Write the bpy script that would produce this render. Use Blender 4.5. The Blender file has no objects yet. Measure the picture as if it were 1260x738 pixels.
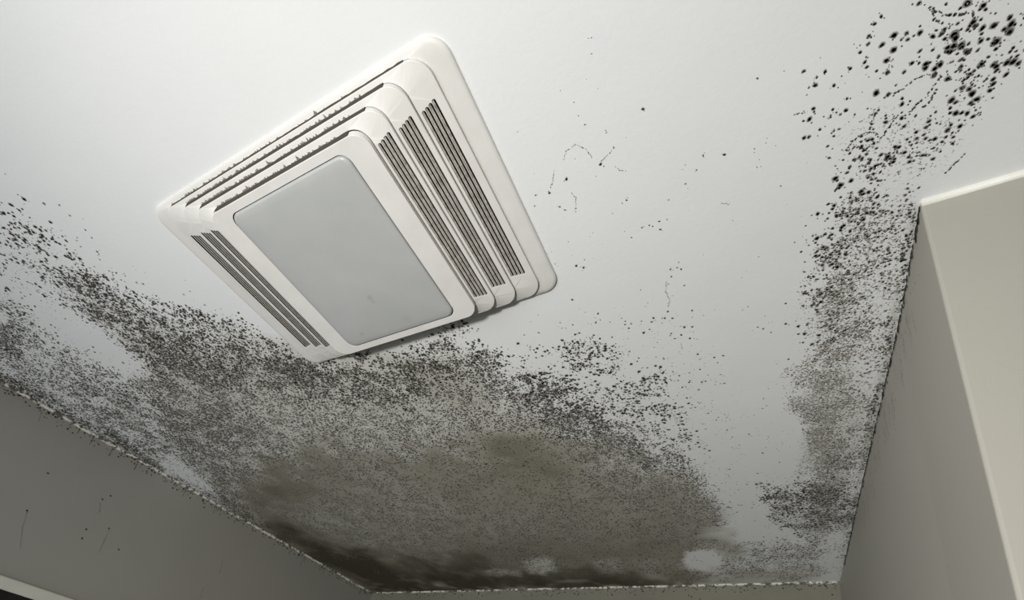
import bpy, bmesh, math, random
import numpy as np
from mathutils import Matrix, Vector

# ------------------------------------------------------------------ camera
ZC = 2.40            # ceiling height
CAM_Z = 1.80
FPX, CX, CY = 688.8, 578.5, 656.0          # focal length and principal point in px of a 1260x738 frame
RW = np.array([[0.85938237, 0.48413762, 0.16453787],
               [-0.07180431, 0.43285427, -0.89859965],
               [-0.50626681, 0.76042616, 0.40675049]])
sc = bpy.context.scene
C = sc.collection
cam_d = bpy.data.cameras.new('camera')
cam = bpy.data.objects.new('camera', cam_d)
C.objects.link(cam)
cam_d.sensor_fit = 'HORIZONTAL'
cam_d.sensor_width = 36.0
cam_d.lens = FPX / 1260 * 36.0
cam_d.shift_x = (630 - CX) / 1260
cam_d.shift_y = (CY - 369) / 1260
cam_d.clip_start = 0.01
rot = Matrix(RW.T.tolist()) @ Matrix(((1, 0, 0), (0, -1, 0), (0, 0, -1)))
cam.matrix_world = Matrix.Translation((0, 0, CAM_Z)) @ rot.to_4x4()
sc.camera = cam

# ------------------------------------------------------------------ light and exposure
sc.view_settings.view_transform = 'Standard'
sc.view_settings.look = 'None'
sc.view_settings.gamma = 1.0
sc.view_settings.use_curve_mapping = False
sc.view_settings.exposure = 0.0
wd = bpy.data.worlds.new('world'); sc.world = wd
wd.use_nodes = True
wd.node_tree.nodes['Background'].inputs[0].default_value = (0.62, 0.72, 0.9, 1)
wd.node_tree.nodes['Background'].inputs[1].default_value = 0.25


def light(kind, name, loc, target, energy, color, **kw):
    d = bpy.data.lights.new(name, kind)
    d.energy = energy; d.color = color
    for k, v in kw.items():
        setattr(d, k, v)
    o = bpy.data.objects.new(name, d)
    o.location = loc
    o.rotation_euler = (Vector(target) - Vector(loc)).to_track_quat('-Z', 'Y').to_euler()
    C.objects.link(o)
    return o


KEY_LOC = (-0.24, -0.45, ZC - 0.80)
light('SPOT', 'torch_light', KEY_LOC, (-0.40, 1.28, ZC), 47, (1.0, 0.975, 0.93),
      spot_size=math.radians(124), spot_blend=1.0, shadow_soft_size=0.05)
light('AREA', 'fill_light', (-0.95, -1.2, 1.2), (0.05, 0.9, 2.0), 15, (0.86, 0.93, 1.0),  # added cool fill for the ambient light, no window stands there
      shape='RECTANGLE', size=0.9, size_y=1.1)


# ------------------------------------------------------------------ helpers
def cam_ray(u, v):
    return RW.T @ np.array([(u - CX) / FPX, (v - CY) / FPX, 1.0])


def on_ceiling(u, v, h=0.0):
    d = cam_ray(u, v); t = (ZC - h - CAM_Z) / d[2]
    return Vector((d[0] * t, d[1] * t, ZC - h))


def on_plane_x(u, v, x):
    d = cam_ray(u, v); t = x / d[0]
    return Vector((x, d[1] * t, CAM_Z + d[2] * t))


def to_pixel(x, y, z):
    """photo position of points of the room, arrays in, arrays out"""
    p = RW @ np.stack([x, y, z - CAM_Z])
    return CX + FPX * p[0] / p[2], CY + FPX * p[1] / p[2]


def link(name, me, mat=None, parent=None):
    o = bpy.data.objects.new(name, me)
    C.objects.link(o)
    if mat:
        me.materials.append(mat)
    if parent:
        o.parent = parent
    return o


def obj(name, bm, mat=None, parent=None, smooth=False):
    me = bpy.data.meshes.new(name)
    bmesh.ops.recalc_face_normals(bm, faces=bm.faces)
    bm.to_mesh(me); bm.free()
    if smooth:
        me.polygons.foreach_set('use_smooth', [True] * len(me.polygons))
    return link(name, me, mat, parent)


def struct(o):
    o['kind'] = 'structure'
    return o


def tag(o, label, cat, group=None, kind=None):
    o['label'] = label; o['category'] = cat
    if group: o['group'] = group
    if kind: o['kind'] = kind
    return o


def add_box(bm, lo, hi):
    vs = [bm.verts.new((x, y, z)) for x in (lo[0], hi[0]) for y in (lo[1], hi[1]) for z in (lo[2], hi[2])]
    for f in ((0, 1, 3, 2), (4, 6, 7, 5), (0, 4, 5, 1), (2, 3, 7, 6), (0, 2, 6, 4), (1, 5, 7, 3)):
        bm.faces.new([vs[i] for i in f])
    return vs


def add_prism(bm, pts, z0, z1):
    a = [bm.verts.new((p[0], p[1], z0)) for p in pts]
    b = [bm.verts.new((p[0], p[1], z1)) for p in pts]
    bm.faces.new(a); bm.faces.new(b[::-1])
    n = len(pts)
    for i in range(n):
        bm.faces.new((a[i], a[(i + 1) % n], b[(i + 1) % n], b[i]))


def add_plate(bm, outer, holes, z0, z1):
    """flat plate with holes, from z0 to z1"""
    loops = []
    for pts in [outer] + holes:
        vs = [bm.verts.new((p[0], p[1], z0)) for p in pts]
        loops.append([bm.edges.new((vs[i], vs[(i + 1) % len(vs)])) for i in range(len(vs))])
    g = bmesh.ops.triangle_fill(bm, use_beauty=True, use_dissolve=False, edges=[e for l in loops for e in l])
    fs = [f for f in g['geom'] if isinstance(f, bmesh.types.BMFace)]
    ex = bmesh.ops.extrude_face_region(bm, geom=fs)
    for v in ex['geom']:
        if isinstance(v, bmesh.types.BMVert):
            v.co.z = z1


def rrect(hx, hy, r, n=8):
    pts = []
    for cx, cy, a0 in ((hx - r, hy - r, 0), (-hx + r, hy - r, 90), (-hx + r, -hy + r, 180), (hx - r, -hy + r, 270)):
        for i in range(n + 1):
            a = math.radians(a0 + 90 * i / n)
            pts.append((cx + r * math.cos(a), cy + r * math.sin(a)))
    return pts


def add_strip(bm, path, rad, n=8):
    """round bead along a polyline"""
    rings = []
    for i, p in enumerate(path):
        p = Vector(p)
        d = (Vector(path[min(i + 1, len(path) - 1)]) - Vector(path[max(i - 1, 0)])).normalized()
        s = d.cross(Vector((0, 0, 1)))
        s = s.normalized() if s.length > 1e-3 else Vector((1, 0, 0))
        t = s.cross(d)
        rings.append([bm.verts.new(p + (s * math.cos(2 * math.pi * k / n) + t * math.sin(2 * math.pi * k / n)) * rad)
                      for k in range(n)])
    for a, b in zip(rings, rings[1:]):
        for k in range(n):
            bm.faces.new((a[k], a[(k + 1) % n], b[(k + 1) % n], b[k]))
    bm.faces.new(rings[0]); bm.faces.new(rings[-1][::-1])


# ---- material helpers
def mat_new(name, rough=0.6, spec=0.3):
    m = bpy.data.materials.new(name); m.use_nodes = True
    nt = m.node_tree; b = nt.nodes['Principled BSDF']
    b.inputs['Roughness'].default_value = rough
    b.inputs['Specular IOR Level'].default_value = spec
    return m, nt, b


def noise(nt, scale, detail=3, rough=0.6, vec=None):
    n = nt.nodes.new('ShaderNodeTexNoise')
    n.inputs['Scale'].default_value = scale; n.inputs['Detail'].default_value = detail
    n.inputs['Roughness'].default_value = rough
    if vec: nt.links.new(vec, n.inputs['Vector'])
    return n.outputs['Fac']


def ramp(nt, fac, stops, interp='LINEAR'):
    r = nt.nodes.new('ShaderNodeValToRGB'); r.color_ramp.interpolation = interp
    el = r.color_ramp.elements
    while len(el) < len(stops): el.new(0.5)
    for e, (p, c) in zip(el, stops):
        e.position = p; e.color = (*c, 1) if len(c) == 3 else c
    nt.links.new(fac, r.inputs['Fac'])
    return r.outputs['Color']


def math_n(nt, op, a, b=None, c=None, clamp=False):
    n = nt.nodes.new('ShaderNodeMath'); n.operation = op; n.use_clamp = clamp
    for i, v in enumerate((a, b, c)):
        if v is None: continue
        if isinstance(v, (int, float)): n.inputs[i].default_value = v
        else: nt.links.new(v, n.inputs[i])
    return n.outputs[0]


def mix(nt, fac, a, b):
    n = nt.nodes.new('ShaderNodeMix'); n.data_type = 'RGBA'
    if isinstance(fac, (int, float)): n.inputs[0].default_value = fac
    else: nt.links.new(fac, n.inputs[0])
    for i, v in ((6, a), (7, b)):
        if isinstance(v, tuple): n.inputs[i].default_value = (*v, 1)
        else: nt.links.new(v, n.inputs[i])
    return n.outputs[2]


def bump(nt, b, h, strength, dist=0.001):
    n = nt.nodes.new('ShaderNodeBump')
    n.inputs['Strength'].default_value = strength; n.inputs['Distance'].default_value = dist
    nt.links.new(h, n.inputs['Height']); nt.links.new(n.outputs[0], b.inputs['Normal'])


def objco(nt):
    return nt.nodes.new('ShaderNodeTexCoord').outputs['Object']


def paint_mat(name, col, var=0.04, rough=0.55, bumpy=0.25):
    m, nt, b = mat_new(name, rough)
    co = objco(nt)
    f = noise(nt, 3.0, 4, 0.6, co)
    c0 = tuple(c * (1 - var) for c in col); c1 = tuple(min(1, c * (1 + var)) for c in col)
    nt.links.new(ramp(nt, f, [(0.3, c0), (0.7, c1)]), b.inputs['Base Color'])
    bump(nt, b, noise(nt, 160, 3, 0.6, co), bumpy, 0.0008)
    return m


def plain(name, col, rough=0.5, spec=0.4):
    m, nt, b = mat_new(name, rough, spec)
    co = objco(nt)
    f = noise(nt, 25, 4, 0.6, co)
    nt.links.new(ramp(nt, f, [(0.3, tuple(c * .95 for c in col)), (0.7, tuple(min(1, c * 1.04) for c in col))]),
                 b.inputs['Base Color'])
    return m


# ------------------------------------------------------------------ mould fields (in photo pixels, laid onto the ceiling)
def sdf(px, py, poly):
    """signed distance to polygon, negative inside"""
    P = np.array(poly, float); Q = np.roll(P, -1, 0)
    d = np.full(px.shape, 1e18); ins = np.zeros(px.shape, bool)
    for (ax, ay), (bx, by) in zip(P, Q):
        ex, ey = bx - ax, by - ay
        wx, wy = px - ax, py - ay
        t = np.clip((wx * ex + wy * ey) / (ex * ex + ey * ey + 1e-9), 0, 1)
        d = np.minimum(d, (wx - ex * t) ** 2 + (wy - ey * t) ** 2)
        c = (ay > py) != (by > py)
        with np.errstate(divide='ignore', invalid='ignore'):
            ins ^= c & (px < (bx - ax) * (py - ay) / (by - ay + 1e-12) + ax)
    return np.where(ins, -1, 1) * np.sqrt(d)


def soft(px, py, poly, fe):
    """1 well inside, 0 well outside; feather fe px on both sides of the outline"""
    t = np.clip(0.5 - sdf(px, py, poly) / (2 * fe), 0, 1)
    return t * t * (3 - 2 * t)


def vnoise(x, y, cell, seed):
    """smooth value noise, 0..1"""
    rg = np.random.default_rng(seed); T = rg.random((257, 257))
    gx, gy = x / cell + 40, y / cell + 40
    ix, iy = np.floor(gx).astype(int), np.floor(gy).astype(int)
    fx, fy = gx - ix, gy - iy
    fx = fx * fx * (3 - 2 * fx); fy = fy * fy * (3 - 2 * fy)
    ix %= 256; iy %= 256
    return (T[ix, iy] * (1 - fx) + T[ix + 1, iy] * fx) * (1 - fy) + (T[ix, iy + 1] * (1 - fx) + T[ix + 1, iy + 1] * fx) * fy


# stained film soaked into the paint: (polygon, feather, strength)
FILM = [
    # broad brown cloud in the middle, running to the back wall
    ([(300, 588), (345, 560), (420, 545), (520, 548), (600, 540), (660, 545), (740, 562), (800, 578), (850, 600), (885, 640),
      (880, 668), (850, 690), (850, 722), (458, 729), (400, 694), (330, 657), (275, 615)], 26, 0.50),
    ([(380, 440), (460, 440), (540, 445), (600, 470), (640, 500), (700, 540), (620, 560), (480, 560), (360, 560), (240, 540),
      (180, 470), (160, 430), (250, 410), (330, 440)], 30, 0.19),
    ([(500, 450), (560, 445), (600, 470), (600, 500), (530, 500)], 16, 0.16),
    ([(240, 560), (300, 560), (380, 590), (330, 640), (270, 612)], 18, 0.16),
    ([(640, 500), (690, 520), (740, 560), (680, 580), (620, 560)], 16, 0.12),
    # black soot towards the back left corner and along the back wall
    ([(300, 640), (380, 655), (470, 678), (560, 690), (650, 704), (760, 706), (1000, 704), (1000, 728), (458, 742), (380, 702), (290, 645)], 16, 0.34),
    ([(330, 645), (430, 680), (520, 700), (560, 710), (700, 711), (860, 708), (860, 730), (458, 745), (320, 668)], 14, 0.24),
    ([(560, 660), (700, 660), (820, 650), (860, 680), (700, 700), (560, 690)], 16, 0.10),
    # right hand wall, sooty line
    ([(990, 480), (1050, 440), (1075, 480), (1050, 600), (1010, 640), (1000, 560)], 22, 0.10),
    ([(1128, 255), (1104, 400), (1078, 515), (1055, 620), (1049, 620), (1070, 515), (1097, 400), (1122, 255)], 4, 0.20),
]
# clean paint showing through: (polygon, feather, how much is wiped away)
CLEAN = [
    ([(838, 688), (846, 678), (862, 675), (880, 677), (890, 686), (886, 697), (868, 703), (848, 700)], 4, 0.95),
    ([(645, 695), (652, 685), (668, 684), (684, 690), (686, 699), (668, 706), (650, 704)], 5, 0.65),
    ([(600, 700), (640, 702), (640, 708), (600, 706)], 4, 0.6),
    ([(730, 690), (760, 690), (765, 704), (735, 702)], 8, 0.4),
    ([(188, 560), (212, 562), (240, 580), (262, 598), (256, 606), (230, 594), (200, 575)], 5, 0.85),
    ([(100, 398), (128, 406), (150, 428), (176, 444), (178, 458), (150, 462), (110, 440), (70, 420), (60, 400)], 9, 0.9),
    ([(1052, 440), (1082, 446), (1076, 486), (1050, 488), (1046, 460)], 9, 0.6),
    ([(1062, 562), (1060, 600), (1046, 618), (1044, 590), (1052, 566)], 5, 0.7),
    ([(1020, 640), (1046, 650), (1036, 714), (1012, 710)], 7, 0.7),
    ([(970, 648), (1000, 668), (960, 672), (930, 660)], 8, 0.5),
]
# speckles: (polygon, feather, coverage, smallest radius, largest radius, grey of the spots, patch)
SPOTS = [
    # top right scatter
    ([(1140, 40), (1175, 30), (1235, 20), (1262, 25), (1262, 75), (1225, 125), (1195, 150), (1165, 125), (1150, 95)], 18, 0.20, .0007, .0034, .10, 'corner'),
    ([(1060, 150), (1090, 120), (1130, 130), (1165, 130), (1185, 170), (1160, 215), (1110, 235), (1075, 235), (1040, 190)], 18, 0.22, .0005, .0028, .12, 'corner'),
    ([(1000, 85), (1075, 12), (1180, -10), (1262, -10), (1262, 90), (1215, 165), (1185, 215), (1130, 240), (1015, 235), (1000, 180)], 24, 0.055, .0005, .0028, .12, 'corner'),
    # right hand wall
    ([(1050, 240), (1131, 236), (1125, 262), (1104, 400), (1078, 515), (1052, 625), (1035, 700), (1005, 668), (1000, 600), (998, 540),
      (985, 500), (1005, 440), (1010, 380), (1028, 300)], 14, 0.34, .0006, .0022, .22, 'right'),
    ([(1020, 250), (1060, 235), (1050, 300), (1030, 340), (1020, 420), (1005, 440), (985, 420), (1000, 330)], 14, 0.20, .0006, .0030, .10, 'right'),
    ([(975, 470), (1010, 430), (1050, 440), (1040, 560), (1010, 600), (992, 560)], 14, 0.30, .0005, .0016, .22, 'right'),
    ([(1005, 350), (1070, 340), (1060, 420), (1010, 430)], 12, 0.22, .0006, .0020, .13, 'right'),
    ([(945, 605), (985, 592), (1030, 598), (1045, 612), (1030, 655), (1000, 665), (965, 650), (945, 632)], 9, 0.50, .0007, .0030, .09, 'right'),
    ([(1018, 560), (1050, 560), (1046, 620), (1020, 640)], 8, 0.30, .0007, .0022, .10, 'right'),
    ([(1122, 255), (1131, 254), (1105, 400), (1079, 515), (1050, 640), (1040, 690), (1032, 690), (1045, 620), (1070, 515), (1096, 400)], 4, 0.45, .0006, .0022, .09, 'right'),
    ([(880, 675), (940, 668), (1000, 668), (1025, 680), (1010, 712), (880, 712)], 8, 0.30, .0006, .0024, .14, 'right'),
    ([(900, 500), (985, 400), (1000, 600), (940, 600), (900, 640)], 25, 0.008, .0005, .0020, .15, 'right'),
    ([(890, 180), (1020, 60), (1020, 420), (960, 480), (900, 400)], 40, 0.0022, .0005, .0016, .15, 'right'),
    # middle
    ([(330, 430), (360, 440), (400, 455), (470, 442), (520, 425), (560, 420), (600, 432), (640, 470), (700, 500), (760, 520),
      (830, 555), (870, 600), (885, 640), (870, 670), (800, 690), (600, 690), (500, 690), (400, 690), (270, 610), (180, 470)], 16, 0.36, .0006, .0024, .13, 'middle'),
    ([(330, 430), (400, 450), (470, 440), (540, 440), (560, 470), (500, 500), (380, 480)], 13, 0.25, .0010, .0036, .08, 'middle'),
    ([(380, 430), (460, 425), (540, 405), (620, 420), (660, 450), (680, 500), (560, 480), (420, 460)], 14, 0.14, .0008, .0032, .09, 'middle'),
    ([(690, 428), (740, 420), (775, 424), (780, 445), (745, 455), (700, 450)], 10, 0.22, .0007, .0030, .09, 'middle'),
    ([(640, 440), (740, 450), (800, 455), (830, 490), (850, 545), (820, 570), (740, 560), (680, 520)], 18, 0.16, .0007, .0032, .10, 'middle'),
    ([(650, 460), (700, 480), (740, 510), (740, 545), (690, 530), (640, 500)], 14, 0.26, .0008, .0030, .09, 'middle'),
    ([(780, 470), (810, 450), (830, 475), (820, 510), (790, 495)], 10, 0.10, .0008, .0030, .09, 'middle'),
    ([(620, 420), (740, 395), (860, 400), (900, 520), (940, 620), (920, 680), (880, 660), (840, 540), (720, 430)], 25, 0.014, .0005, .0020, .13, 'middle'),
    ([(700, 540), (800, 560), (850, 600), (885, 640), (860, 660), (760, 600)], 16, 0.26, .0005, .0015, .20, 'middle'),
    ([(540, 685), (640, 670), (700, 690), (800, 695), (870, 700), (860, 712), (560, 712)], 8, 0.25, .0007, .0024, .07, 'middle'),
    # left
    ([(-5, 245), (40, 262), (75, 300), (110, 330), (130, 355), (90, 378), (60, 355), (20, 345), (-5, 350)], 13, 0.20, .0010, .0036, .10, 'left'),
    ([(75, 345), (130, 345), (180, 375), (260, 385), (340, 425), (400, 450), (380, 480), (300, 480), (240, 470), (190, 460), (150, 425), (110, 390)], 13, 0.40, .0007, .0030, .10, 'left'),
    ([(120, 375), (180, 385), (240, 400), (240, 450), (190, 450), (140, 410)], 13, 0.25, .0007, .0028, .09, 'left'),
    ([(-5, 372), (30, 385), (50, 420), (110, 440), (180, 460), (260, 480), (340, 540), (280, 600), (200, 575), (120, 530), (-5, 462)], 18, 0.26, .0006, .0028, .12, 'left'),
    ([(-5, 395), (20, 400), (25, 440), (-5, 440)], 8, 0.30, .0007, .0026, .10, 'left'),
    ([(90, 480), (150, 480), (220, 520), (250, 560), (200, 560), (120, 520)], 16, 0.22, .0007, .0028, .10, 'left'),
    ([(-5, 458), (60, 488), (160, 545), (180, 562), (190, 572), (150, 560), (60, 512), (-5, 474)], 5, 0.45, .0008, .0030, .07, 'left'),
    ([(180, 560), (330, 640), (458, 724), (455, 731), (320, 655), (180, 575)], 4, 0.35, .0008, .0026, .06, 'left'),
    ([(0, 235), (110, 290), (180, 350), (260, 378), (260, 420), (100, 400), (0, 380)], 26, 0.012, .0006, .0022, .14, 'left'),
    # stray spots over the clean paint
    ([(640, 80), (900, 60), (950, 300), (900, 400), (700, 420), (650, 250)], 40, 0.0010, .0004, .0013, .16, 'stray'),
]
# single spots and little chains one can point at: (px, py, radius in mm)
SINGLE = [(791, 134, 2.1), (739, 202, 2.0), (697, 220, 2.5), (676, 237, 2.0), (689, 254, 1.6), (695, 258, 1.5), (659, 240, 1.3),
          (658, 253, 1.2), (771, 246, 1.6), (891, 190, 2.2), (865, 191, 1.4), (857, 209, 1.2), (790, 280, 1.3), (799, 277, 1.5),
          (803, 278, 1.4), (811, 272, 1.5), (812, 282, 1.6), (777, 292, 1.3), (709, 327, 2.6), (718, 329, 2.2), (825, 331, 1.8),
          (833, 329, 1.6), (838, 331, 1.9), (826, 340, 1.8), (842, 351, 1.7), (822, 349, 1.3), (967, 398, 2.6), (792, 409, 3.0),
          (804, 391, 2.8), (818, 391, 2.6), (842, 402, 2.2), (697, 428, 4.2), (735, 447, 4.0), (805, 463, 3.6), (819, 470, 3.2),
          (814, 504, 2.8), (848, 470, 2.2), (850, 540, 3.0), (645, 443, 3.2), (632, 437, 3.0), (663, 409, 1.8), (664, 424, 1.7),
          (645, 412, 1.7), (675, 451, 3.2), (667, 460, 3.2), (1100, 43, 4.2), (1100, 61, 3.6), (1132, 40, 3.2), (1078, 114, 3.6),
          (1093, 116, 3.0), (1092, 89, 3.0), (1084, 20, 2.2), (1076, 29, 2.2), (1069, 44, 2.4), (1068, 54, 2.2), (1058, 64, 2.2),
          (1064, 76, 2.4), (1046, 84, 2.2), (1015, 88, 2.3), (1005, 95, 1.6), (995, 108, 1.3), (1026, 105, 2.3), (1042, 121, 1.8),
          (1029, 138, 1.4), (1022, 144, 1.6), (1026, 161, 1.6), (1020, 194, 2.0), (1110, 128, 3.2), (1090, 150, 3.4),
          (1109, 145, 2.8), (1143, 149, 2.8), (1122, 77, 2.6), (1132, 62, 2.4), (1139, 78, 3.4), (1150, 84, 3.4), (1190, 4, 4.6),
          (1164, 5, 1.8), (1209, 34, 4.0), (1223, 31, 3.8), (1244, 29, 4.0), (1242, 39, 4.0), (1225, 51, 4.6), (1246, 76, 4.2),
          (1238, 91, 3.6), (1222, 103, 2.6), (1193, 91, 3.4), (1184, 108, 3.8), (1166, 97, 3.4), (1202, 122, 4.2), (1170, 125, 3.4),
          (1176, 139, 3.6), (1190, 139, 3.2), (1197, 143, 2.8), (1181, 155, 3.0), (1166, 160, 3.4), (1218, 111, 3.2), (1182, 82, 3.2),
          (1174, 40, 3.0), (1158, 42, 3.2), (1263, 60, 3.4), (1131, 4, 2.4), (1159, 174, 2.6), (1172, 176, 2.2), (1148, 195, 2.8),
          (1084, 190, 3.0), (1099, 199, 3.0), (1113, 187, 3.0), (1118, 193, 2.6), (1101, 180, 2.6), (1073, 171, 2.6), (1075, 176, 2.4),
          (1028, 219, 4.0), (1034, 227, 4.2), (1047, 222, 3.8), (1059, 235, 3.6), (1069, 236, 3.4), (1006, 263, 3.2), (1029, 265, 3.4),
          (1020, 262, 2.0), (1038, 277, 3.0), (1034, 283, 2.6), (1023, 325, 4.0), (1030, 328, 4.0), (1040, 312, 3.4), (1033, 312, 3.0),
          (1001, 340, 3.0), (1017, 338, 2.6), (1010, 361, 4.4), (1010, 371, 3.6), (982, 401, 3.2), (988, 421, 2.4), (1008, 412, 3.4),
          (30, 245, 4.0), (98, 318, 4.6), (62, 273, 3.8), (44, 349, 4.2), (29, 321, 3.6), (102, 326, 3.8), (73, 252, 1.8),
          (54, 250, 2.2), (36, 284, 3.4), (11, 262, 3.2), (86, 265, 1.6), (176, 349, 2.2), (168, 347, 1.8), (154, 339, 1.6),
          (226, 362, 1.8), (252, 375, 2.0), (32, 630, 0), (503, 392, 0)]
# hair thin threads of mould: pixel polylines
THREADS = [[(1146, 8), (1152, 14), (1160, 16), (1168, 18), (1176, 18), (1186, 17), (1195, 14), (1199, 22), (1198, 32)],
           [(1146, 8), (1147, 18), (1152, 25), (1160, 30)],
           [(1048, 174), (1056, 168), (1066, 162), (1076, 163), (1084, 170), (1098, 150), (1106, 140)],
           [(1048, 174), (1042, 184), (1046, 187), (1052, 180), (1064, 183), (1072, 178)],
           [(1070, 158), (1074, 145), (1084, 132)],
           [(1100, 114), (1112, 108), (1124, 98), (1140, 92), (1152, 92)],
           [(1118, 140), (1128, 128), (1140, 118), (1150, 104), (1158, 92)],
           [(1136, 132), (1146, 122), (1152, 108)],
           [(1186, 190), (1176, 200), (1168, 208), (1160, 214)],
           [(693, 196), (698, 184), (708, 178), (718, 181), (726, 190), (730, 194)],
           [(736, 203), (744, 194), (752, 186), (757, 178)], [(757, 205), (764, 210), (771, 209)],
           [(682, 211), (680, 222), (677, 232)], [(703, 236), (709, 244), (708, 262)],
           [(745, 160), (746, 166)], [(888, 250), (900, 250)], [(978, 140), (988, 139), (996, 137)],
           [(820, 346), (819, 358), (824, 368), (822, 378)], [(838, 422), (840, 430)]]

# ------------------------------------------------------------------ mould colour of the ceiling paint (stored on the mesh)
XL, YB = -1.410, 1.532                    # left wall, back wall
RIGHT = [(0.1275, 0.503), (0.123, 0.671), (0.110, 0.90), (0.097, 1.134), (0.086, 1.34), (0.075, YB + 0.02)]
FX0, FX1, FY0, FY1 = -2.4, 1.6, -1.7, 1.9


def wall_x(y):
    return np.interp(y, [p[1] for p in RIGHT], [p[0] for p in RIGHT])


def film_at(px, py, x, y):
    f = np.zeros(px.shape)
    for poly, fe, s in FILM:
        wob = (vnoise(x, y, .07, 11) - .5) * fe * 1.6 + (vnoise(x, y, .025, 12) - .5) * fe
        f += s * soft(px + wob, py + wob, poly, fe)
    f *= 0.72 + 0.4 * vnoise(x, y, .16, 3) + 0.16 * vnoise(x, y, .05, 4)
    for poly, fe, s in CLEAN:
        wob = (vnoise(x, y, .02, 13) - .5) * fe * 1.5
        f *= 1 - s * soft(px + wob, py + wob, poly, fe)
    return np.clip(f, 0, 1)


def build_ceiling():
    xs = np.unique(np.round(np.concatenate([[XL - .1], np.arange(XL, 0.32, .0065), [.6, 1.0, FX1]]), 5))
    ys = np.unique(np.round(np.concatenate([[FY0, -1.2, -.8, -.4], np.arange(-.1, YB + .02, .0065), [YB + .1]]), 5))
    X, Y = np.meshgrid(xs, ys, indexing='ij')
    nx, ny = X.shape
    co = np.stack([X, Y, np.full_like(X, ZC)], -1).reshape(-1, 3)
    i = np.arange(nx * ny).reshape(nx, ny)
    quads = np.stack([i[:-1, :-1], i[:-1, 1:], i[1:, 1:], i[1:, :-1]], -1).reshape(-1, 4)
    me = bpy.data.meshes.new('ceiling')
    me.vertices.add(len(co)); me.vertices.foreach_set('co', co.ravel())
    me.loops.add(quads.size); me.loops.foreach_set('vertex_index', quads.ravel().astype(np.int32))
    me.polygons.add(len(quads))
    me.polygons.foreach_set('loop_start', np.arange(0, quads.size, 4, dtype=np.int32))
    me.update()
    x, y = co[:, 0], co[:, 1]
    vis = (y > -.1) & (x < .33) & (x > XL - .05)
    px, py = to_pixel(x, np.maximum(y, -.1), co[:, 2])
    f = np.where(vis, film_at(px, py, x, y), 0)
    s = np.zeros(len(x))
    for poly, fe, cov, r0, r1, g, patch in SPOTS:
        if cov >= .2:
            wob = (vnoise(x, y, .04, 41) - .5) * fe * 2.4
            s += cov * soft(px + wob, py + wob * .6, poly, fe)
    s *= .55 + .9 * vnoise(x, y, .035, 42)
    s *= 1 - np.clip(f * 1.5, 0, .85)
    for poly, fe, k in CLEAN:
        s *= 1 - k * soft(px, py, poly, fe)
    s = np.where(vis, np.clip(s, 0, 1), 0)
    # slight waves of the plasterboard
    a = me.attributes.new('mould', 'FLOAT_COLOR', 'POINT')
    a.data.foreach_set('color', np.stack([f, s, np.zeros_like(f), np.ones_like(f)], -1).ravel().astype(np.float32))
    m, nt, b = mat_new('mouldy_ceiling_paint', 0.62, 0.25)
    at = nt.nodes.new('ShaderNodeAttribute'); at.attribute_name = 'mould'
    sep = nt.nodes.new('ShaderNodeSeparateColor'); nt.links.new(at.outputs['Color'], sep.inputs[0])
    co_ = objco(nt)
    paint = ramp(nt, noise(nt, 2.2, 4, .6, co_), [(.3, (.775, .785, .785)), (.7, (.815, .82, .81))])
    film = ramp(nt, math_n(nt, 'ADD', sep.outputs[0], math_n(nt, 'MULTIPLY', math_n(nt, 'MULTIPLY', math_n(nt, 'SUBTRACT', noise(nt, 240, 4, .75, co_), .5), .42), math_n(nt, 'MINIMUM', math_n(nt, 'MULTIPLY', sep.outputs[0], 4), 1))),
                [(0, (1, 1, 1)), (.18, (.80, .78, .73)), (.5, (.46, .43, .36)), (.78, (.20, .18, .135)), (1, (.075, .066, .042))])
    mul = nt.nodes.new('ShaderNodeMix'); mul.data_type = 'RGBA'; mul.blend_type = 'MULTIPLY'; mul.inputs[0].default_value = 1
    nt.links.new(paint, mul.inputs[6]); nt.links.new(film, mul.inputs[7])
    # fine worm-like growth between the spots
    n2 = noise(nt, 330, 2, .5, co_)
    thr = math_n(nt, 'SUBTRACT', .66, math_n(nt, 'MULTIPLY', sep.outputs[1], .30))
    sp = math_n(nt, 'MULTIPLY', math_n(nt, 'SUBTRACT', n2, thr), 9.0, clamp=True)
    sp = math_n(nt, 'MULTIPLY', sp, math_n(nt, 'MINIMUM', math_n(nt, 'MULTIPLY', sep.outputs[1], 3), .72))
    col = mix(nt, sp, mul.outputs[2], (.15, .135, .105))
    nt.links.new(col, b.inputs['Base Color'])
    h = math_n(nt, 'ADD', noise(nt, 170, 3, .6, co_), math_n(nt, 'MULTIPLY', noise(nt, 14, 3, .5, co_), 3.0))
    bump(nt, b, h, .22, .0009)
    return struct(link('ceiling', me, m))


build_ceiling()

# ------------------------------------------------------------------ walls, floor
wall_m = paint_mat('greige_wall_paint', (.37, .358, .325), .03)
right_m = paint_mat('pale_wall_paint', (.42, .402, .350), .02)
floor_m = plain('floor_tile_grey', (.35, .34, .32), .4)
TH = .12
bm = bmesh.new(); add_box(bm, (XL - TH, FY0, 0), (XL, YB, ZC)); struct(obj('wall_left', bm, wall_m))
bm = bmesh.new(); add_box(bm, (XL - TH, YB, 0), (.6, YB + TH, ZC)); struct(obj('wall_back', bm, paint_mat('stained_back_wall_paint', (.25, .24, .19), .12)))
bm = bmesh.new()
add_prism(bm, RIGHT[:-1] + [(RIGHT[-1][0], YB), (FX1, YB), (FX1, .503)], 0, ZC)
es = [e for e in bm.edges if all(abs(v.co.x - RIGHT[0][0]) < 1e-4 and abs(v.co.y - .503) < 1e-4 for v in e.verts)]
bmesh.ops.bevel(bm, geom=es, offset=.003, segments=3, affect='EDGES', profile=.5)
struct(obj('wall_right', bm, right_m))
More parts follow.
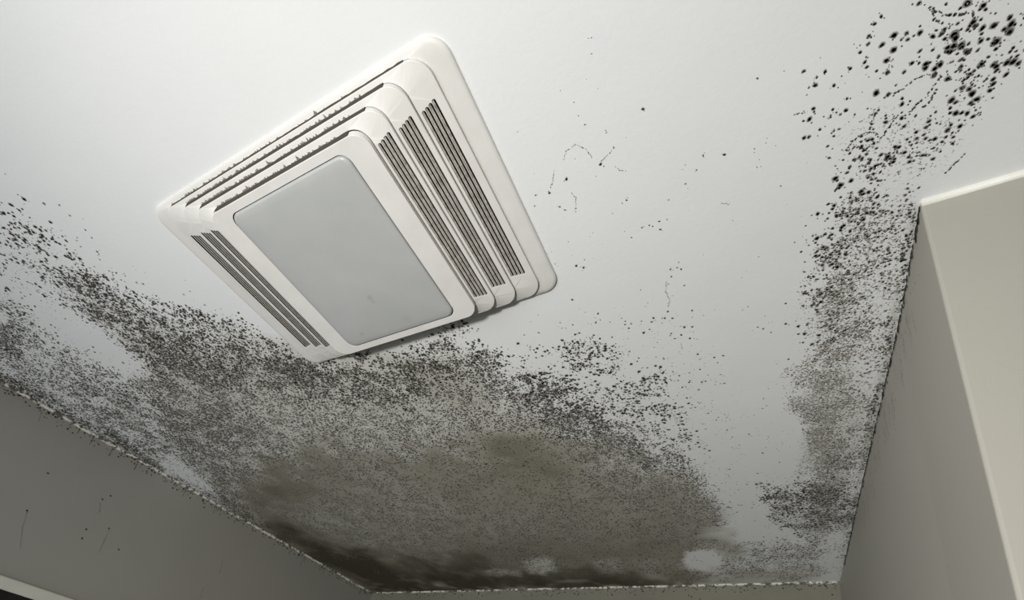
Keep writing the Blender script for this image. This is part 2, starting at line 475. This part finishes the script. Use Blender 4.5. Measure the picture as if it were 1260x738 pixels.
bm = bmesh.new(); add_box(bm, (XL - TH, FY0 - TH, 0), (FX1 + TH, FY0, ZC)); struct(obj('wall_front', bm, wall_m))
bm = bmesh.new(); add_box(bm, (FX1, FY0, 0), (FX1 + TH, .503, ZC)); struct(obj('wall_east', bm, wall_m))
bm = bmesh.new(); add_box(bm, (XL - TH, FY0 - TH, -.1), (FX1 + TH, YB + TH, 0)); struct(obj('floor', bm, floor_m))

# beads of caulk where the ceiling meets the walls
caulk_m, nt, b = mat_new('caulk_bead', .5, .3)
co_ = objco(nt)
dirty = math_n(nt, 'MULTIPLY', math_n(nt, 'SUBTRACT', noise(nt, 90, 3, .6, co_), .45), 9, clamp=True)
nt.links.new(mix(nt, dirty, (.80, .78, .70), (.13, .12, .09)), b.inputs['Base Color'])
clean_caulk = plain('clean_caulk_bead', (.86, .85, .77), .45)


def bead(name, pts, rad, m):
    bm = bmesh.new(); add_strip(bm, pts, rad, 8)
    return struct(obj(name, bm, m, smooth=True))


random.seed(4)
pts = []
for i in range(60):
    y = -.6 + (YB + .6) * i / 59
    pts.append((XL + .001, y, ZC - .001 + random.uniform(-.0012, .0012)))
bead('trim_1', pts, .0045, caulk_m)
bead('trim_2', [(XL + 1.487 * i / 40, YB - .001, ZC - .001 + random.uniform(-.0005, .0005)) for i in range(41)], .0040, caulk_m)
bead('trim_3', [(.128 + i * .1, .502, ZC - .001) for i in range(15)], .0038, clean_caulk)

# white edging on the left wall with dark panelling below it
p0 = on_plane_x(2.3, 708.6, XL)
ZT = p0.z + .0005
bm = bmesh.new(); add_box(bm, (XL, -1.2, ZT - .026), (XL + .008, YB, ZT))
bmesh.ops.bevel(bm, geom=[e for e in bm.edges], offset=.002, segments=2, affect='EDGES')
struct(obj('trim_4', bm, plain('ivory_plastic_edging', (.72, .71, .64), .35)))
bm = bmesh.new()
N = 500
prof = [(XL + .002 + .0025 * abs(math.sin(i * .09)) + .001 * math.sin(i * .9), -1.2 + (YB + 1.2) * i / N) for i in range(N + 1)]
a = [bm.verts.new((x, y, ZT - .026)) for x, y in prof]; c = [bm.verts.new((x, y, .5)) for x, y in prof]
d = [bm.verts.new((XL, y, ZT - .026)) for x, y in prof]; e = [bm.verts.new((XL, y, .5)) for x, y in prof]
for i in range(N):
    bm.faces.new((a[i], a[i + 1], c[i + 1], c[i])); bm.faces.new((a[i], d[i], d[i + 1], a[i + 1]))
    bm.faces.new((c[i], c[i + 1], e[i + 1], e[i])); bm.faces.new((d[i], e[i], e[i + 1], d[i + 1]))
o = obj('wall_panel', bm, plain('dark_brown_panel', (.035, .028, .026), .4), smooth=True)
tag(o, 'dark brown ribbed wall panel under ivory edging on the left wall', 'panel')


# ------------------------------------------------------------------ mould spots
def spot_material():
    m, nt, b = mat_new('mould_growth', .85, .1)
    at = nt.nodes.new('ShaderNodeAttribute'); at.attribute_name = 'tone'
    nt.links.new(at.outputs['Color'], b.inputs['Base Color'])
    nt.links.new(at.outputs['Alpha'], b.inputs['Alpha'])
    return m


SPOT_M = spot_material()


def spot_mesh(name, P, U, V, Nn, r, tone, seed, K=8, softness=.55):
    """P centres (n,3); U, V tangent directions; Nn outward normal; every spot is a low ragged mound with a thin rim"""
    rg = np.random.default_rng(seed); n = len(r)
    ang = (np.arange(K) / K * 2 * np.pi)[None, :] + rg.random((n, 1)) * 6.28
    el = rg.uniform(.72, 1.0, (n, 1)); ph = rg.random((n, 1)) * 6.28
    rr = r[:, None] * (1 + rg.uniform(-.22, .22, (n, K)))
    ca, sa = np.cos(ang), np.sin(ang)
    ex = ca * np.cos(ph) - sa * el * np.sin(ph); ey = ca * np.sin(ph) + sa * el * np.cos(ph)
    lift = rg.uniform(.00025, .0007, (n, 1))
    def ring(k, h):
        return (P[:, None, :] + (ex * rr * k)[..., None] * U + (ey * rr * k)[..., None] * V + (lift * h)[..., None] * Nn)
    R1 = ring(.66, 1.0); R2 = ring(1 + softness * .6, .25)
    co = np.concatenate([R1, R2], 1).reshape(-1, 3)
    base = (np.arange(n) * 2 * K)[:, None]
    k = np.arange(K); k2 = (k + 1) % K
    ng = (base + k[None, :])
    qd = np.stack([base + k, base + k2, base + K + k2, base + K + k], -1).reshape(-1, 4)
    idx = np.concatenate([ng.ravel(), qd.ravel()]).astype(np.int32)
    st = np.concatenate([np.arange(n) * K, n * K + np.arange(len(qd)) * 4]).astype(np.int32)
    me = bpy.data.meshes.new(name)
    me.vertices.add(len(co)); me.vertices.foreach_set('co', co.ravel())
    me.loops.add(len(idx)); me.loops.foreach_set('vertex_index', idx)
    me.polygons.add(len(st)); me.polygons.foreach_set('loop_start', st)
    me.update()
    col = np.zeros((n, 2 * K, 4), np.float32)
    t = tone[:, None]
    col[..., 0] = t; col[..., 1] = t * .95; col[..., 2] = t * .83
    col[:, :K, 3] = 1; col[:, K:, 3] = 0.0
    a = me.attributes.new('tone', 'FLOAT_COLOR', 'POINT'); a.data.foreach_set('color', col.ravel())
    return link(name, me, SPOT_M)


G0 = np.array([-.46596 - .2225, .31896 - .148]); G1 = np.array([-.46596 + .2225, .31896 + .148])


DENS = {'middle': 1.25, 'left': 1.2, 'right': .8, 'corner': .66}


def scatter():
    rg = np.random.default_rng(7)
    out = {}
    for poly, fe, cov, r0, r1, tone, patch in SPOTS:
        P = np.array(poly, float)
        # world bounds of the feathered polygon
        q = [(max(-20, min(1290, u + du)), max(-30, min(760, v + dv))) for u, v in poly for du in (-fe, 0, fe) for dv in (-fe, 0, fe)]
        W = []
        for u, v in q:
            dz = cam_ray(u, v)
            if dz[2] > .15:
                w = on_ceiling(u, v); W.append((w.x, w.y))
        W = np.array(W)
        lo = np.maximum(W.min(0), [XL, -.1]); hi = np.minimum(W.max(0), [.32, YB])
        area = float(np.prod(hi - lo))
        # radii fall off as a power law
        nn = int(min(900000, area * cov * 2.4 / (math.pi * (r0 * r1 * .55 + r0 * r0))))
        x = rg.uniform(lo[0], hi[0], nn); y = rg.uniform(lo[1], hi[1], nn)
        u = rg.random(nn); r = .85 * r0 * (r1 / r0) ** (u ** 1.7)
        px, py = to_pixel(x, y, np.full(nn, ZC))
        wob = (vnoise(x, y, .03, 21) - .5) * fe * 2.6
        p = soft(px + wob, py + wob, poly, fe)
        cl = vnoise(x, y, .022, 31) * .6 + vnoise(x, y, .009, 32) * .4
        p = p * (np.clip((cl - .22) * 3.0, .25, 1.35) if cov >= .25 else np.clip((cl - .30) * 3.0, .05, 1.35)) * DENS.get(patch, .62)
        # large spots keep to the sparse rims, fine ones to the dense heart
        for cp, cf, ck in CLEAN:
            p *= 1 - ck * soft(px, py, cp, cf)
        p *= 1 - .90 * np.clip((film_at(px, py, x, y) - .35) * 3, 0, 1)
        keep = rg.random(nn) < p
        keep &= (px > -15) & (px < 1275) & (py > -15) & (py < 745)
        keep &= ~((x > G0[0]) & (x < G1[0]) & (y > G0[1]) & (y < G1[1]))
        keep &= (x < wall_x(y) - .001) | (y < .5)
        x, y, r = x[keep], y[keep], r[keep]
        tn = np.clip(2.1 * tone * rg.uniform(.6, 1.7, len(r)) * np.where(r < .0012, 1.35, .85), .10, .55)
        out.setdefault(patch, []).append(np.stack([x, y, r, tn], -1))
    S = []
    for u, v, r in SINGLE:
        if r <= 0: continue
        w = on_ceiling(u, v); S.append((w.x, w.y, r * .00068, .20))
        for k in range(rg.integers(0, 4)):
            a = rg.random() * 6.28; dd = r * .001 * rg.uniform(.8, 2.0)
            S.append((w.x + dd * math.cos(a), w.y + dd * math.sin(a), r * .00072 * rg.uniform(.2, .5), .12))
    T = []
    for line in THREADS:
        pts = [on_ceiling(u, v) for u, v in line]
        big = line[0][0] > 1000
        for a, b_ in zip(pts, pts[1:]):
            n = max(2, int((b_ - a).length / .0013))
            for k in range(n):
                w = a.lerp(b_, k / n)
                T.append((w.x + rg.normal() * .0004, w.y + rg.normal() * .0004, (.0006 if not big else .0009) * rg.uniform(.4, 1.3), .16 if big else .33))
    for s in S + T:
        patch = 'stray'
        u, v = to_pixel(np.array([s[0]]), np.array([s[1]]), np.array([ZC]))
        if u[0] > 985: patch = 'corner' if v[0] < 215 else 'right'
        elif u[0] < 300: patch = 'left'
        elif v[0] > 385: patch = 'middle'
        out.setdefault(patch, []).append(np.array([s]))
    A = np.concatenate([a for v in out.values() for a in v])
    x, y = A[:, 0], A[:, 1]
    which = np.where(x < -.80, 0, np.where(x > -.09, np.where(y < .47, 1, 2), np.where((y < .47) & (x > -.26), 3, 4)))
    return {k: A[which == i] for i, k in enumerate(('left', 'corner', 'right', 'stray', 'middle'))}


LAB = {
    'corner': 'large round black mould spots scattered on the ceiling past the projecting wall corner',
    'right': 'band of grey black mould speckles along the ceiling beside the short right wall',
    'middle': 'broad brownish mould patch spreading across the ceiling from the back wall to the fan',
    'left': 'streaky grey black mould on the left part of the ceiling above the dark left wall',
    'stray': 'few lone mould dots and threads on clean white ceiling right of the fan',
}
for i, (k, A) in enumerate(scatter().items()):
    n = len(A)
    P = np.column_stack([A[:, 0], A[:, 1], np.full(n, ZC)])
    o = spot_mesh('mould_patch', P, np.array([1., 0, 0]), np.array([0, 1., 0]), np.array([0, 0, -1.]), A[:, 2], A[:, 3], 50 + i)
    tag(o, LAB[k], 'mould', kind='stuff')

# flecks and runs on the walls
rg = np.random.default_rng(19)
L = []
for k in range(520):                                    # rim of flecks under the left edge
    y = rg.uniform(.2, YB); L.append((y, abs(rg.normal()) * .010 + .003, rg.uniform(.0006, .0022), rg.uniform(.05, .14)))
for (u, v) in [(33, 628), (106, 651), (101, 662), (146, 676), (136, 610), (59, 582), (134, 650), (126, 614)]:
    w = on_plane_x(u, v, XL); L.append((w.y, ZC - w.z, .0022, .07))
for run in [[(33, 630), (30, 640), (27, 650), (26, 664), (25, 676)], [(134, 652), (130, 662), (125, 672), (121, 681)], [(123, 618), (122, 632)],
            [(52, 505), (47, 520)], [(338, 666), (334, 676)], [(274, 690), (270, 706)], [(250, 722), (247, 736)], [(371, 690), (369, 698)]]:
    pts = [on_plane_x(u, v, XL) for u, v in run]
    for a, b_ in zip(pts, pts[1:]):
        n = max(3, int((b_ - a).length / .0022))
        for q in range(n):
            w = a.lerp(b_, q / n); L.append((w.y + rg.normal() * .0006, ZC - w.z, .0010 * rg.uniform(.3, 1), .16))
for k in range(16):                                      # short drips below the edge
    y = rg.uniform(.4, 1.5); ln = rg.uniform(.008, .028)
    for q in range(int(ln / .0015)):
        L.append((y + rg.normal() * .0005, .004 + q * .0015, .0010 * rg.uniform(.5, 1), .1))
L = np.array(L)
o = spot_mesh('mould_flecks', np.column_stack([np.full(len(L), XL), L[:, 0], ZC - L[:, 1]]), np.array([0, 1., 0]), np.array([0, 0, 1.]),
              np.array([1., 0, 0]), L[:, 2], L[:, 3], 70)
tag(o, 'black mould flecks and drip marks at the top of the left wall', 'mould', kind='stuff')
L = []
for k in range(420):
    x = rg.uniform(XL, .07); L.append((x, abs(rg.normal()) * .010 + .003, rg.uniform(.0006, .0020), rg.uniform(.05, .16)))
L = np.array(L)
o = spot_mesh('mould_flecks', np.column_stack([L[:, 0], np.full(len(L), YB), ZC - L[:, 1]]), np.array([1., 0, 0]), np.array([0, 0, 1.]),
              np.array([0, -1., 0]), L[:, 2], L[:, 3], 71)
tag(o, 'dark mould flecks at the top of the narrow back wall', 'mould', kind='stuff')
L = []
for k in range(620):                                     # black joint where the right wall meets the ceiling
    y = rg.uniform(.505, 1.42); L.append((y, abs(rg.normal()) * .004 + .001, rg.uniform(.0010, .0032), rg.uniform(.04, .10)))
for k in range(90):                                      # faint streaks running down
    y = rg.uniform(.60, 1.1); z0 = rg.uniform(.0, .05); ln = rg.uniform(.01, .04)
    for q in range(int(ln / .002)):
        L.append((y + rg.normal() * .0008 + q * .0002, .006 + z0 + q * .002, .0008 * rg.uniform(.4, 1), .33))
for k in range(80):
    y = rg.uniform(.55, 1.2); L.append((y, rg.uniform(.005, .12) ** 1.3, .0008, .3))
L = np.array(L)
o = spot_mesh('mould_flecks', np.column_stack([wall_x(L[:, 0]) - .0003, L[:, 0], ZC - L[:, 1]]), np.array([0, 1., 0]), np.array([0, 0, 1.]),
              np.array([-1., 0, 0]), L[:, 2], L[:, 3], 72)
tag(o, 'black mould line and faint streaks at the top of the right wall', 'mould', kind='stuff')

# ------------------------------------------------------------------ exhaust fan with light
fan = bpy.data.objects.new('ceiling_exhaust_fan', None); C.objects.link(fan)
fan.location = (-.46596, .31896, ZC)
tag(fan, 'white stepped ceiling exhaust fan with louvred sides and grey light panel', 'exhaust fan')
plast = plain('ivory_white_plastic', (.725, .71, .675), .45, .22)
dark_m = plain('shade_dark_housing', (.035, .032, .028), .8, .1)  # near-black stands in for the shade in the hollow behind the slots
dust_m, nt, b = mat_new('dusty_louvre', .9, .05)
co_ = objco(nt)
nt.links.new(ramp(nt, noise(nt, 130, 4, .7, co_), [(.30, (.22, .20, .17)), (.5, (.40, .37, .32)), (.72, (.56, .53, .47))]), b.inputs['Base Color'])
bump(nt, b, noise(nt, 500, 3, .6, co_), .5, .0006)
gap_m = plain('shade_dark_gap', (.075, .07, .06), .9, .05)  # shade of the side gaps put into a dark colour
lens_m, nt, b = mat_new('frosted_light_panel', .30, .5)
co_ = objco(nt)
sep = nt.nodes.new('ShaderNodeSeparateXYZ'); nt.links.new(co_, sep.inputs[0])
lcol = ramp(nt, noise(nt, 16, 4, .6, co_), [(.3, (.44, .45, .44)), (.7, (.48, .485, .475))])
for u, v, rad, k in ((455, 366, .0055, .30), (459, 371, .0040, .25), (445, 411, .0045, .22), (500, 392, .009, .08)):
    w = on_ceiling(u, v, .0395) - Vector((-.46596, .31896, ZC))
    dn = nt.nodes.new('ShaderNodeVectorMath'); dn.operation = 'DISTANCE'; dn.inputs[1].default_value = w
    nt.links.new(co_, dn.inputs[0])
    lcol = mix(nt, math_n(nt, 'MULTIPLY', math_n(nt, 'SUBTRACT', 1.0, math_n(nt, 'DIVIDE', dn.outputs['Value'], rad), clamp=True), k), lcol, (.12, .11, .10))
nt.links.new(lcol, b.inputs['Base Color'])

FW, FH = .2245, .150
# flange: rounded plate with a rolled edge
bm = bmesh.new()
prev = None
secs = [(0, 0, .0), (0, 0, .0022), (.0014, 0, .0036), (.0045, 0, .0042), (.030, 0, .0056)]
for ins, _, h in secs:
    ring = [bm.verts.new((x, y, -h)) for x, y in rrect(FW - ins, FH - min(ins, .006), max(.022 - ins, .012), 10)]
    if prev:
        for i in range(len(ring)):
            bm.faces.new((prev[i], prev[(i + 1) % len(ring)], ring[(i + 1) % len(ring)], ring[i]))
    prev = ring
hole = None
obj('flange', bm, plast, fan, smooth=True)
bm = bmesh.new(); add_prism(bm, rrect(.1985, .1400, .021, 8), -.0060, .06); obj('fan_housing', bm, dark_m, fan)

# tiers slope up towards the light: (outer half x, half y, depth at the outer edge, inner half x, half y, depth there, slots, side gap)
TIERS = [(.2025, .1438, .0090, .1735, .1385, .0148, (.1765, .1945), .1815),
         (.1730, .1382, .0172, .1475, .1322, .0232, (.1505, .1680), .1550),
         (.1470, .1318, .0256, .1235, .1248, .0315, (.1262, .1432), .1300),
         (.1228, .1243, .0360, None, None, None, None, .1050)]
SY = .107
LIP = .0078
rndd = random.Random(5)
for ti, (hx, hy, h, ix, iy, hi, sl, xe) in enumerate(TIERS):
    r = .0215 - .001 * ti
    loops = [(rrect(hx, hy, r, 10), 0)]
    if sl:
        loops.append((rrect(ix, iy, r - .001, 10), 1))
        w = (sl[1] - sl[0]) / 4
        for s in (-1, 1):
            for k in range(4):
                a0 = sl[0] + k * w + .0002; a1 = a0 + w - .0007
                rr = (a1 - a0) / 2; mx_ = s * (a0 + a1) / 2; yy = SY - .0012 * (3 - k) - rr
                pts = [(mx_ + rr * math.cos(t_), yy + rr * math.sin(t_)) for t_ in np.linspace(0, math.pi, 7)]
                pts += [(mx_ - rr * math.cos(t_), -yy - rr * math.sin(t_)) for t_ in np.linspace(0, math.pi, 7)]
                loops.append((pts, 2))
    else:
        loops.append((rrect(.0932, .1143, .013, 8), 0))

    def depth(x):
        return h + (hi - h) * (hx - abs(x)) / (hx - ix)
    bm = bmesh.new(); es = []
    outer = None
    for pts, kind in loops:
        def inner_depth(p):
            # the long sides stay almost flat, the louvred sides slope
            ax, ay = abs(p[0]) - (ix - r), abs(p[1]) - (iy - r)
            t_ = min(1, max(0, math.atan2(max(ax, 0), max(ay, 1e-6)) / (math.pi / 2))) if ax > 0 else 0
            return (h + .0012) * (1 - t_) + hi * t_
        vs = [bm.verts.new((p[0], p[1], -(h if kind == 0 else inner_depth(p) if kind == 1 else depth(p[0])))) for p in pts]
        if outer is None: outer = vs
        es += [bm.edges.new((vs[i], vs[(i + 1) % len(vs)])) for i in range(len(vs))]
    zz = {v: v.co.z for v in bm.verts}
    for v in bm.verts: v.co.z = 0                      # triangulate in plan, then lift to the slope
    bmesh.ops.triangle_fill(bm, use_beauty=True, use_dissolve=False, edges=es)
    for v, z in zz.items(): v.co.z = z
    # lip around the outside and thin walls down into every slot
    bnd = [e for e in bm.edges if e.is_boundary]
    ex = bmesh.ops.extrude_edge_only(bm, edges=bnd)
    oset = {(round(v.co.x, 6), round(v.co.y, 6)) for v in outer}
    for v in ex['geom']:
        if isinstance(v, bmesh.types.BMVert):
            v.co.z += LIP if (round(v.co.x, 6), round(v.co.y, 6)) in oset else .0005
    tier = obj('grille_tier', bm, plast, fan)
    bmod = tier.modifiers.new('bevel', 'BEVEL'); bmod.width = .0006; bmod.segments = 2; bmod.limit_method = 'ANGLE'; bmod.angle_limit = 1.0
    # solid dark bars painting the shade of the gaps under both long lips
    GAPD = h - (.0054 if ti == 0 else TIERS[ti - 1][2] + .0008)
    for s in (-1, 1):
        bm = bmesh.new()
        y0, y1 = sorted((s * (hy - .0004), s * (hy + .0010)))
        nseg = 60; rows = []
        for q in range(nseg + 1):
            x = -xe + 2 * xe * q / nseg; j = rndd.uniform(-.0003, .0003)
            rows.append([bm.verts.new((x, y0 + (j if s < 0 else 0), -h + GAPD)), bm.verts.new((x, y1 + (j if s > 0 else 0), -h + GAPD)),
                         bm.verts.new((x, y1, -h + .0016)), bm.verts.new((x, y0, -h + .0016))])
        for A_, B_ in zip(rows, rows[1:]):
            for q in range(4):
                bm.faces.new((A_[q], A_[(q + 1) % 4], B_[(q + 1) % 4], B_[q]))
        bm.faces.new(rows[0]); bm.faces.new(rows[-1][::-1])
        obj('gap_shade_bar', bm, gap_m, tier)
    if sl:
        for s in (-1, 1):
            for k in range(4):
                a0 = sl[0] + k * w
                xa, xb = a0 - .0004, a0 + w - (.0026 if s > 0 else .0030)
                bm = bmesh.new(); nseg = 60; rows = []
                for q in range(nseg + 1):
                    yq = -SY - .001 + (2 * SY + .002) * q / nseg
                    j = rndd.uniform(-.0001, .0001)
                    za, zb = -depth(xa) + .0007, -depth(xb) + .0012
                    rows.append([bm.verts.new((s * xa, yq, za)), bm.verts.new((s * (xb + j), yq, zb)),
                                 bm.verts.new((s * (xb + j), yq, zb + .0008)), bm.verts.new((s * xa, yq, za + .0008))])
                for A_, B_ in zip(rows, rows[1:]):
                    for q in range(4):
                        bm.faces.new((A_[q], A_[(q + 1) % 4], B_[(q + 1) % 4], B_[q]))
                bm.faces.new(rows[0]); bm.faces.new(rows[-1][::-1])
                obj('louvre_blade', bm, dust_m, tier)

# light panel: shallow frosted dome
bm = bmesh.new()
prev = None
for ins, h in ((0, .0335), (.0003, .0362), (.0012, .0374), (.003, .0380), (.010, .0386), (.030, .0394), (.060, .0398)):
    k = 1
    ring = [bm.verts.new((x, y, -h)) for x, y in rrect(.0923 - ins, .1134 - ins, max(.0125 - ins * .12, .004), 8)]
    if prev:
        for i in range(len(ring)):
            bm.faces.new((prev[i], prev[(i + 1) % len(ring)], ring[(i + 1) % len(ring)], ring[i]))
    prev = ring
bm.faces.new(prev)
lp = obj('light_panel', bm, lens_m, fan, smooth=True)
lp['label'] = 'frosted grey light panel'

# dust tufts clinging to the long side gaps
bm = bmesh.new()
for ti, (hx, hy, h, ix, iy, hi, sl, xe) in enumerate(TIERS):
    hp = (.0058 if ti == 0 else TIERS[ti - 1][2] + .0012)
    n = (60, 150, 150, 120)[ti]
    for k in range(n):
        x = rndd.uniform(-xe, xe * (.85 if ti else .6)) if rndd.random() < .7 else rndd.uniform(-xe, -xe * .2)
        z = -hp - .0004
        hgt = rndd.uniform(.0006, .0026) * (1 + (rndd.random() < .12)); w = rndd.uniform(.0006, .0026)
        y = -hy - .0009
        v = [bm.verts.new((x - w, y, z)), bm.verts.new((x + w, y, z)), bm.verts.new((x + rndd.uniform(-w, w), y - hgt, z - .0005)),
             bm.verts.new((x, y + .001, z - .0012))]
        for f in ((0, 1, 2), (0, 2, 3), (1, 3, 2), (0, 3, 1)):
            bm.faces.new([v[i] for i in f])
du = obj('dust', bm, plain('grey_dust', (.22, .20, .175), .95, .05), fan)
du['kind'] = 'stuff'; du['label'] = 'grey dust fringe'
